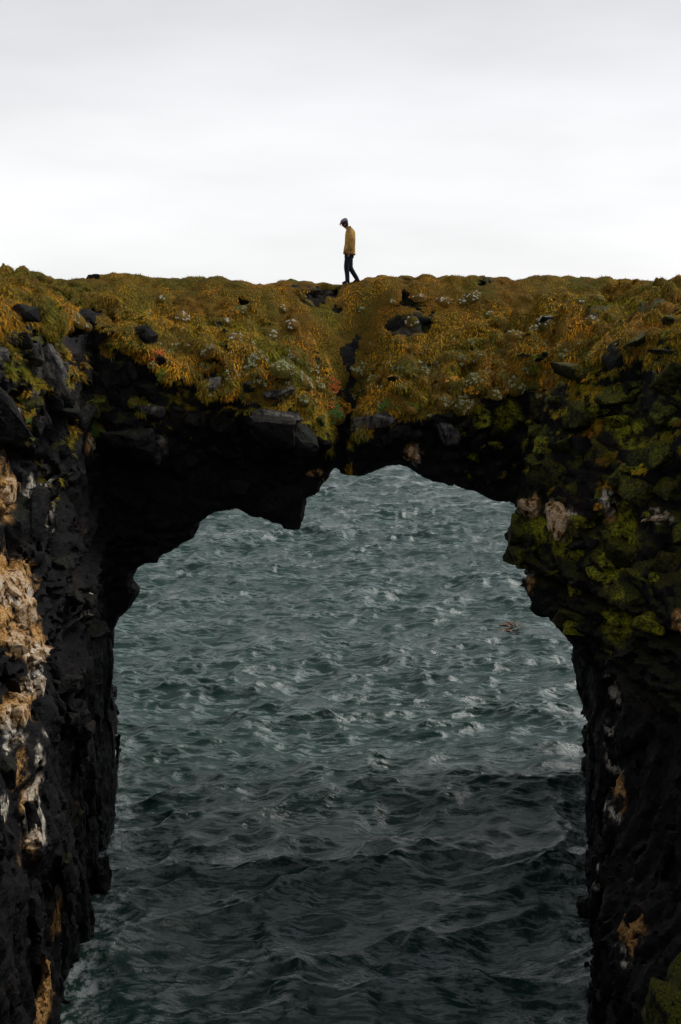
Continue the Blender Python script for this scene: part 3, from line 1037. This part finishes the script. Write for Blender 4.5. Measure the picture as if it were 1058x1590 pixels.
pale = [(120, 498, 30), (108, 510, 14), (135, 508, 16), (282, 494, 26), (365, 526, 26), (352, 500, 16), (375, 482, 22), (326, 546, 30), (398, 560, 40), (440, 576, 44), (470, 592, 34), (455, 556, 26), (490, 575, 22),
        (420, 520, 24), (455, 505, 22), (384, 575, 24), (405, 590, 22), (472, 622, 20), (495, 600, 18), (560, 575, 30), (580, 590, 22), (660, 578, 24), (655, 568, 16), (690, 468, 24), (735, 462, 26), (652, 464, 22), (720, 470, 16),
        (848, 500, 30), (830, 512, 18), (800, 522, 26), (745, 555, 24), (720, 560, 20), (735, 590, 26), (875, 554, 12), (920, 500, 22), (640, 500, 20), (760, 490, 16), (900, 470, 14), (610, 470, 14), (800, 600, 30),
        (770, 612, 24), (690, 625, 30), (720, 630, 34), (840, 612, 20), (880, 470, 18), (930, 465, 16), (560, 480, 12), (480, 470, 12), (470, 462, 14), (440, 480, 14), (190, 475, 12), (250, 465, 12), (230, 490, 12)]
ORD = ('first second third fourth fifth sixth seventh eighth ninth tenth eleventh twelfth thirteenth fourteenth fifteenth sixteenth seventeenth eighteenth nineteenth twentieth twenty-first twenty-second '
       'twenty-third twenty-fourth twenty-fifth twenty-sixth twenty-seventh twenty-eighth twenty-ninth thirtieth thirty-first thirty-second').split()
pale.sort()
cnt_ = {True: 0, False: 0}
for i, (a, b, w) in enumerate(pale):
    wh = b < 540
    size = 'tiny' if w < 15 else 'small' if w < 24 else 'broad'
    where = 'left of the gully' if a < 520 else 'right of the gully'
    num = ORD[cnt_[wh]]
    cnt_[wh] += 1
    plant(a, b, w, G_WHITE if wh and i % 3 != 1 else G_PALE,
          f'{size} white headed plant cluster in grass {where}, {num} such from left' if wh else f'{size} pale cushion plant at turf edge {where}, {num} such from left', leaf=.055 if wh else .075,
          group='white headed plant clusters in the grass' if wh else 'pale cushion plants along the turf edge')

# small leafy cover between them (uncountable)
cf = np.nonzero((fc[:, 1] < 27.0) & (fc[:, 1] > 19) & (VT[Q].mean(1) > .25) & (fc[:, 2] < -.9) & (fc[:, 2] > -3.4))[0]
pick = rng.choice(cf, 1500, p=fa[cf] / fa[cf].sum())
VV, FF, CC, k = [], [], [], 0
lib = [rosette(9, .075, 900 + i) for i in range(8)]
tints = np.array([(.19, .20, .09), (.06, .09, .015), (.10, .115, .02), (.30, .29, .18), (.22, .12, .02), (.05, .06, .012)])
cn = fbm(fc[pick], 1.5, 2, 121)
for j, (q, u) in enumerate(zip(pick, cn)):
    v, f = lib[j % 8]
    nrm = Vector(fn[q] / fa[q])
    z = (nrm + Vector((0, -.2, .4))).normalized()
    R3 = np.array(z.to_track_quat('Z', 'Y').to_matrix(), np.float32)
    v2 = (v * random.uniform(.6, 1.5)) @ R3.T + fc[q]
    VV.append(v2)
    FF.append(f + k)
    ti = tints[(int((u + 1) * 6) + random.choice((0, 0, 1, 2))) % 6] * random.uniform(.7, 1.2)
    CC.append(np.tile(ti, (len(v), 1)))
    k += len(v)
me = make_mesh('ground_cover', np.concatenate(VV), np.concatenate(FF), smooth=False)
cattr(me, 'tint', np.concatenate(CC))
link('ground_cover', me, M_BLADE, kind='stuff', category='ground cover', label='small leafy ground cover mixed in the turf edge above the rocks')

# ------------------------------------------------------------------ the sea
NF, LT = 1024, 92.0
kx = np.fft.fftfreq(NF, LT / NF) * 2 * np.pi
KX, KY = np.meshgrid(kx, kx, indexing='ij')
KK = np.hypot(KX, KY)
KK[0, 0] = 1


def ocean(seed, lam, wdir, spread, target):
    r = np.random.default_rng(seed)
    kp = 2 * np.pi / lam
    cosw = (KX * wdir[0] + KY * wdir[1]) / KK
    S = np.exp(-1.1 * (kp / KK) ** 2) / KK ** 3.35 * (np.abs(cosw) ** spread * .92 + .08)
    S = S * np.exp(-(KK / 19.0) ** 2)
    S[0, 0] = 0
    h = (r.normal(size=KK.shape) + 1j * r.normal(size=KK.shape)) * np.sqrt(S)
    hz = np.fft.ifft2(h).real
    sc = target / hz.std()
    ch = h / (1 + (KK / 6.0) ** 2)      # only the longer waves lean into sharp crests
    dx = np.fft.ifft2(-1j * KX / KK * ch).real * sc
    dy = np.fft.ifft2(-1j * KY / KK * ch).real * sc
    return (hz * sc).astype(np.float32), dx.astype(np.float32), dy.astype(np.float32)


oc1 = ocean(3, 6.0, (.12, -.99), 12, .165)


def samp(tile, x, y):
    u, v = (x / LT * NF) % NF, (y / LT * NF) % NF
    i, j = np.floor(u).astype(int), np.floor(v).astype(int)
    a, b = u - i, v - j
    i2, j2 = (i + 1) % NF, (j + 1) % NF
    i, j = i % NF, j % NF
    return tile[i, j] * (1 - a) * (1 - b) + tile[i2, j] * a * (1 - b) + tile[i, j2] * (1 - a) * b + tile[i2, j2] * a * b


def grow(start, h0, ratio, end):
    out, h = [], h0
    p = start
    while abs(p - start) < abs(end - start):
        h *= ratio
        p = p + (h if end > start else -h)
        out.append(p)
    return out


gx = sorted(grow(-9, .095, 1.028, -9000)) + list(np.arange(-9, 9, .095)) + grow(9, .095, 1.028, 9000)
y1 = list(np.arange(12, 36, .095))
y2 = grow(y1[-1], .095, 1.0062, 110)
y3 = grow(y2[-1], y2[-1] - y2[-2], 1.04, 15000)
gy = sorted(grow(12, .095, 1.08, -9000)) + y1 + y2 + y3
gx, gy = np.array(gx), np.array(gy)
print('sea', len(gx), len(gy))
X, Y = np.meshgrid(gx, gy, indexing='ij')
fade = np.clip(1.15 - np.hypot(X, Y) / 260, 0, 1)
gust = 1 + .25 * fbm(np.stack([X.ravel(), Y.ravel(), 0 * X.ravel()], 1).astype(np.float32), (.06, .09, 1), 2, 131).reshape(X.shape)
a1, b1 = .62, .78
hz = samp(oc1[0], X, Y)
dx = samp(oc1[1], X, Y)
dy = samp(oc1[2], X, Y)
Xr, Yr = X * .83 + Y * .56 + 31, -X * .56 + Y * .83 + 12
hz2 = samp(oc1[0], Xr * .7, Yr * .7) * .45
A = fade * gust
CH = -1.25
Zs = SEA + (hz + hz2) * A
Xs = X + dx * A * CH
Ys = Y + dy * A * CH
# crests fold: mask for foam and painted sky highlights where the surface bunches up
bunch = (np.gradient(dx, axis=0) / np.gradient(X, axis=0) + np.gradient(dy, axis=1) / np.gradient(Y, axis=1))
near_ = (Y > 12) & (Y < 33) & (np.abs(X) < 10.5)
surf = np.zeros(X.shape)
q_ = np.stack([X[near_], Y[near_], np.full(near_.sum(), SEA)], 1)
_, w_s = lookup(q_)
surf[near_] = sstep(1.3, .1, w_s + .7 * fbm(q_.astype(np.float32), 1.3, 2, 141))
crest = np.clip(.5 * sstep(.05, .7, -bunch * A) + .35 * sstep(.05, .35, hz + hz2) + .35 * sstep(0, .3, np.gradient(hz + hz2, axis=1) / np.gradient(Y, axis=1)), 0, 1) * fade
n0, n1_ = X.shape
ids = np.arange(n0 * n1_).reshape(n0, n1_)
SF = np.stack([ids[:-1, :-1], ids[1:, :-1], ids[1:, 1:], ids[:-1, 1:]], -1).reshape(-1, 4)
SV = np.stack([Xs, Ys, Zs], -1).reshape(-1, 3)
me = make_mesh('sea', SV, SF)
fattr(me, 'crest', crest.ravel())
fattr(me, 'surf', surf.ravel())
s = NT('sea_water')
nf = s.noise(3.2, 5, .65, stretch=(1, 1.6, 1))
cr = s.attr('crest').outputs['Fac']
sf = s.math('MULTIPLY', s.attr('surf').outputs['Fac'], s.rng(s.noise(3.2, 7, .75), .46, .60))
body = s.mix(s.noise(.12, 3), (.0115, .031, .0255), (.0175, .041, .033))
foam_glint = s.math('MULTIPLY', s.rng(cr, 0., .6), s.rng(s.math('ABSOLUTE', s.math('MULTIPLY_ADD', s.noise(1.5, 6, .66, stretch=(.38, 2.2, 1)), 2., -1.)), .13, .0))
col = s.mix(s.math('MULTIPLY', foam_glint, .42), body, (.30, .36, .36))  # pale crest streaks: some foam, mostly sky reflection painted into the colour
col = s.mix(s.math('MULTIPLY', sf, .45), col, (.55, .58, .58))
s.L(col, s.b.inputs['Base Color'])
s.b.inputs['IOR'].default_value = 1.33
s.L(s.rng(foam_glint, 0, 1, .075, .5), s.b.inputs['Roughness'])
rd = s.math('ABSOLUTE', s.math('MULTIPLY_ADD', s.noise(1.9, 4, .62, stretch=(.8, 1.5, 1)), 2., -1.))
b = s.bump(s.math('SUBTRACT', 1., rd), .28, .12)
b = s.bump(nf, .35, .07, b)
b = s.bump(s.noise(11, 4, .6, stretch=(1, 1.5, 1)), .35, .02, b)
s.L(b, s.b.inputs['Normal'])
link('sea', me, s.m, kind='structure', category='sea', label='choppy grey green sea seen through and beneath the arch')

# ------------------------------------------------------------------ floating seaweed
KELP = flat_mat('seaweed_brown', (.14, .065, .03), .5, .4, .4, 6)


def kelp(px, py, w, label):
    c_ = px_sea(px, py)
    r = random.Random(px)
    vs, fs = [], []
    for i in range(26):
        a, q = r.uniform(0, 6.28), w * r.random() ** .7
        bx_, by_ = c_.x + math.cos(a) * q, c_.y + math.sin(a) * q * 1.4
        an, L = r.uniform(0, 6.28), r.uniform(.25, .6)
        for k_ in range(4):
            t = k_ / 3
            x_, y_ = bx_ + math.cos(an + t) * L * t, by_ + math.sin(an + t) * L * t
            z_ = SEA + float(samp(oc1[0], np.array([x_]), np.array([y_]))[0]) * 1.0 + .07
            wv = .05 * (1 - t * .7)
            vs += [(x_ - math.sin(an) * wv, y_ + math.cos(an) * wv, z_), (x_ + math.sin(an) * wv, y_ - math.cos(an) * wv, z_ + .02)]
            if k_:
                k0 = len(vs) - 4
                fs.append((k0, k0 + 1, k0 + 3, k0 + 2))
    me = make_mesh('seaweed', vs, fs)
    link('seaweed', me, KELP, None, category='seaweed', label=label)


kelp(790, 972, .5, 'small brown seaweed patch floating by itself right of the middle of the opening')

# ------------------------------------------------------------------ the person
def person():
    hit, _ = cast(541, 450)
    foot = px_at(541, 440.5, 27.6)
    root = bpy.data.objects.new('person', None)
    COL.objects.link(root)
    best = None
    for yy in np.arange(27.2, 28.6, .1):
        g = bvh.ray_cast(Vector((float(foot[0]), float(yy), 5)), Vector((0, 0, -1)), 20)[0]
        if g is not None and (best is None or g.z / g.y > best.z / best.y):
            best = g

    foot = best + Vector((0, 0, -.02))
    root.location = foot
    root.scale = (1.0,) * 3
    root['category'] = 'person'
    root['label'] = 'person in ochre jacket, dark trousers and pale cap walking head down along the ridge'
    sk = flat_mat('skin', (.24, .11, .075), .6, .3, .1, 20)
    jk = flat_mat('jacket_cloth', (.29, .170, .045), .85, .15, .5, 6)
    tr = flat_mat('dark_denim', (.012, .015, .022), .9, .1, .2, 12)
    sh = flat_mat('dark_leather', (.012, .011, .011), .6, .3, .2, 12)
    cp_ = flat_mat('cap_cloth', (.17, .15, .20), .85, .1, .15, 12)
    hr = flat_mat('dark_hair', (.022, .010, .008), .7, .2, .3, 40)

    def skin(name, verts, edges, rad, mat, sub=2, rootv=0):
        me = bpy.data.meshes.new(name)
        me.from_pydata(verts, edges, [])
        me.materials.append(mat)
        o = link(name, me, None, root)
        md = o.modifiers.new('skin', 'SKIN')
        for i, r in enumerate(rad):
            r = r if isinstance(r, tuple) else (r, r)
            me.skin_vertices[0].data[i].radius = r
            me.skin_vertices[0].data[i].use_root = i == rootv
        md.use_smooth_shade = True
        s_ = o.modifiers.new('subdivision', 'SUBSURF')
        s_.levels = s_.render_levels = sub
        return o

    def loft(name, rings, mat, n=20, extra=None, cap=True):
        """rings: (x, y, z, rx, ry, tilt) superellipse rings joined into one closed surface"""
        vs, fs = [], []
        for (cx, cy, cz, rx, ry, tl) in rings:
            for i in range(n):
                a = 2 * math.pi * i / n
                c_, s_ = math.cos(a), math.sin(a)
                ex = abs(c_) ** .85 * (1 if c_ > 0 else -1)
                ey = abs(s_) ** .85 * (1 if s_ > 0 else -1)
                vs.append((cx + rx * ex, cy + ry * ey, cz + rx * ex * tl))
        for k in range(len(rings) - 1):
            for i in range(n):
                a, b = k * n + i, k * n + (i + 1) % n
                fs.append((a, b, b + n, a + n))
        if cap:
            fs.append(tuple(range(n))[::-1])
            fs.append(tuple(range((len(rings) - 1) * n, len(rings) * n)))
        me = bpy.data.meshes.new(name)
        me.from_pydata(vs, [], fs)
        me.materials.append(mat)
        me.polygons.foreach_set('use_smooth', np.ones(len(me.polygons), bool))
        o = link(name, me, None, root)
        return o

    # body: pelvis root, spine, neck, head with face, arms with palms and fingers, legs (facing -x)
    v, e, r = [], [], []

    def add(p, rad, par=None):
        v.append(p)
        r.append(rad)
        if par is not None:
            e.append((par, len(v) - 1))
        return len(v) - 1
    pel = add((.02, 0, .93), .10)
    sp = add((.05, 0, 1.15), .10, pel)
    ch = add((.055, 0, 1.36), .11, sp)
    nk = add((.01, 0, 1.52), .055, ch)
    h0 = add((-.055, 0, 1.585), .060, nk)
    h1 = add((-.115, 0, 1.635), .085, h0)
    h2 = add((-.125, 0, 1.70), .080, h1)
    for sy in (-1, 1):
        s0 = add((.065, sy * .17, 1.435), .055, ch)
        s1 = add((.105, sy * .225, 1.16), .042, s0)
        off = -.0 if sy < 0 else .05
        s2 = add((.04 - off, sy * .22, .925), .028, s1)
        s3 = add((.025 - off, sy * .215, .865), .030, s2)
        hp_ = add((.03, sy * .09, .87), .085, pel)
        if sy < 0:      # leg that carries the weight
            k1 = add((-.045, sy * .09, .48), .055, hp_)
            k2 = add((-.015, sy * .085, .10), .036, k1)
        else:
            k1 = add((.045, sy * .085, .47), .055, hp_)
            k2 = add((.255, sy * .08, .17), .036, k1)
        # fingers
        for f in range(4):
            fy = sy * (.215) + (f - 1.5) * .0
            fx = .025 - off - .018 + f * .013
            L = (.070, .078, .073, .058)[f]
            f1 = add((fx - .006, fy, .845 - L * .4), .0095, s3)
            add((fx - .022, fy - sy * .012, .835 - L), .008, f1)
        t1 = add((-.012 - off, sy * .195, .85), .010, s3)
        add((-.024 - off, sy * .185, .815), .009, t1)
    skin('body', v, e, r, sk, 1)
    # face details on the head
    loft('nose', [(-.205, 0, 1.605, .006, .008, 0), (-.213, 0, 1.620, .014, .014, 0), (-.200, 0, 1.655, .008, .009, 0)], sk, 8)
    for sy in (-1, 1):
        loft('ear', [(-.085, sy * .083, 1.60, .010, .008, 0), (-.080, sy * .090, 1.625, .020, .010, 0), (-.080, sy * .086, 1.655, .012, .008, 0)], sk, 8)
        loft('eye', [(-.192, sy * .032, 1.652, .004, .009, 0), (-.194, sy * .032, 1.659, .007, .013, 0), (-.190, sy * .032, 1.666, .004, .009, 0)], hr, 8)
    loft('mouth', [(-.178, 0, 1.578, .006, .018, 0), (-.184, 0, 1.584, .008, .024, 0), (-.180, 0, 1.590, .006, .018, 0)], flat_mat('lips', (.22, .07, .06), .5, .3, .1, 10), 8)
    loft('hair', [(-.035, 0, 1.565, .030, .060, .3), (-.055, 0, 1.61, .065, .092, .3), (-.085, 0, 1.66, .088, .098, .35), (-.10, 0, 1.70, .095, .098, .35), (-.115, 0, 1.75, .07, .075, .35)], hr, 16)
    # cap worn low, its peak towards -x
    cap = loft('cap', [(-.112, 0, 1.700, .106, .104, .38), (-.115, 0, 1.735, .104, .102, .36), (-.115, 0, 1.77, .088, .088, .32), (-.11, 0, 1.797, .055, .056, .3), (-.105, 0, 1.808, .012, .012, .3)], cp_, 20)
    pk = loft('cap_peak', [(-.175, 0, 1.668, .075, .080, .42), (-.175, 0, 1.680, .072, .078, .42)], cp_, 16)
    # jacket: hip length shell, collar, hem, sleeves
    loft('jacket', [(.035, 0, .835, .165, .215, -.10), (.035, 0, .86, .170, .218, -.10), (.040, 0, .98, .160, .205, -.05), (.055, 0, 1.12, .148, .195, 0), (.060, 0, 1.26, .146, .205, 0),
                    (.062, 0, 1.37, .142, .215, .02), (.062, 0, 1.44, .132, .205, .05), (.052, 0, 1.49, .108, .150, .12), (.030, 0, 1.53, .080, .090, .2), (.012, 0, 1.565, .070, .076, .25)], jk, 24)
    loft('collar', [(.012, 0, 1.535, .078, .084, .3), (.0, 0, 1.575, .076, .082, .35), (-.004, 0, 1.582, .066, .072, .35)], jk, 18)
    loft('hem', [(.035, 0, .828, .168, .219, -.10), (.035, 0, .850, .173, .223, -.10), (.035, 0, .868, .169, .218, -.10)], flat_mat('hem_band', (.12, .055, .02), .9, .1, .2, 8), 24)
    for sy in (-1, 1):
        off = 0 if sy < 0 else .05
        skin('sleeve', [(.065, sy * .175, 1.44), (.085, sy * .222, 1.31), (.108, sy * .240, 1.17), (.080, sy * .236, 1.05), (.045 - off, sy * .226, .935)],
             [(0, 1), (1, 2), (2, 3), (3, 4)], [.070, .066, .058, .053, .048], jk, 2)
        loft('pocket', [(-.02, sy * .205, .95, .05, .018, 0), (-.02, sy * .208, .96, .055, .020, 0), (-.02, sy * .205, 1.05, .055, .018, 0)], jk, 10)
    # trousers
    tv = [(.03, 0, .92), (.03, -.09, .84), (-.015, -.09, .66), (-.045, -.09, .48), (-.02, -.088, .28), (-.012, -.085, .06),
          (.04, .09, .84), (.05, .088, .66), (.065, .085, .47), (.16, .082, .32), (.285, .08, .125)]
    skin('trousers', tv, [(0, 1), (1, 2), (2, 3), (3, 4), (4, 5), (0, 6), (6, 7), (7, 8), (8, 9), (9, 10)],
         [.13, .115, .096, .080, .070, .066, .115, .096, .080, .070, .064], tr, 2)

    def shoe(ank, toe, heel, sy):
        o = skin('shoe', [ank, (ank[0] * .6 + toe[0] * .4, sy, ank[2] * .45 + toe[2] * .55), toe, heel], [(0, 1), (1, 2), (0, 3)], [(.046, .046), (.042, .046), (.030, .042), (.036, .038)], sh, 2)
        return o
    shoe((-.012, -.085, .13), (-.165, -.085, .035), (.035, -.085, .045), -.085)
    shoe((.255, .08, .18), (.13, .08, .045), (.32, .08, .10), .08)
    return root


pr = person()

for me in BASE:
    bpy.data.meshes.remove(me)
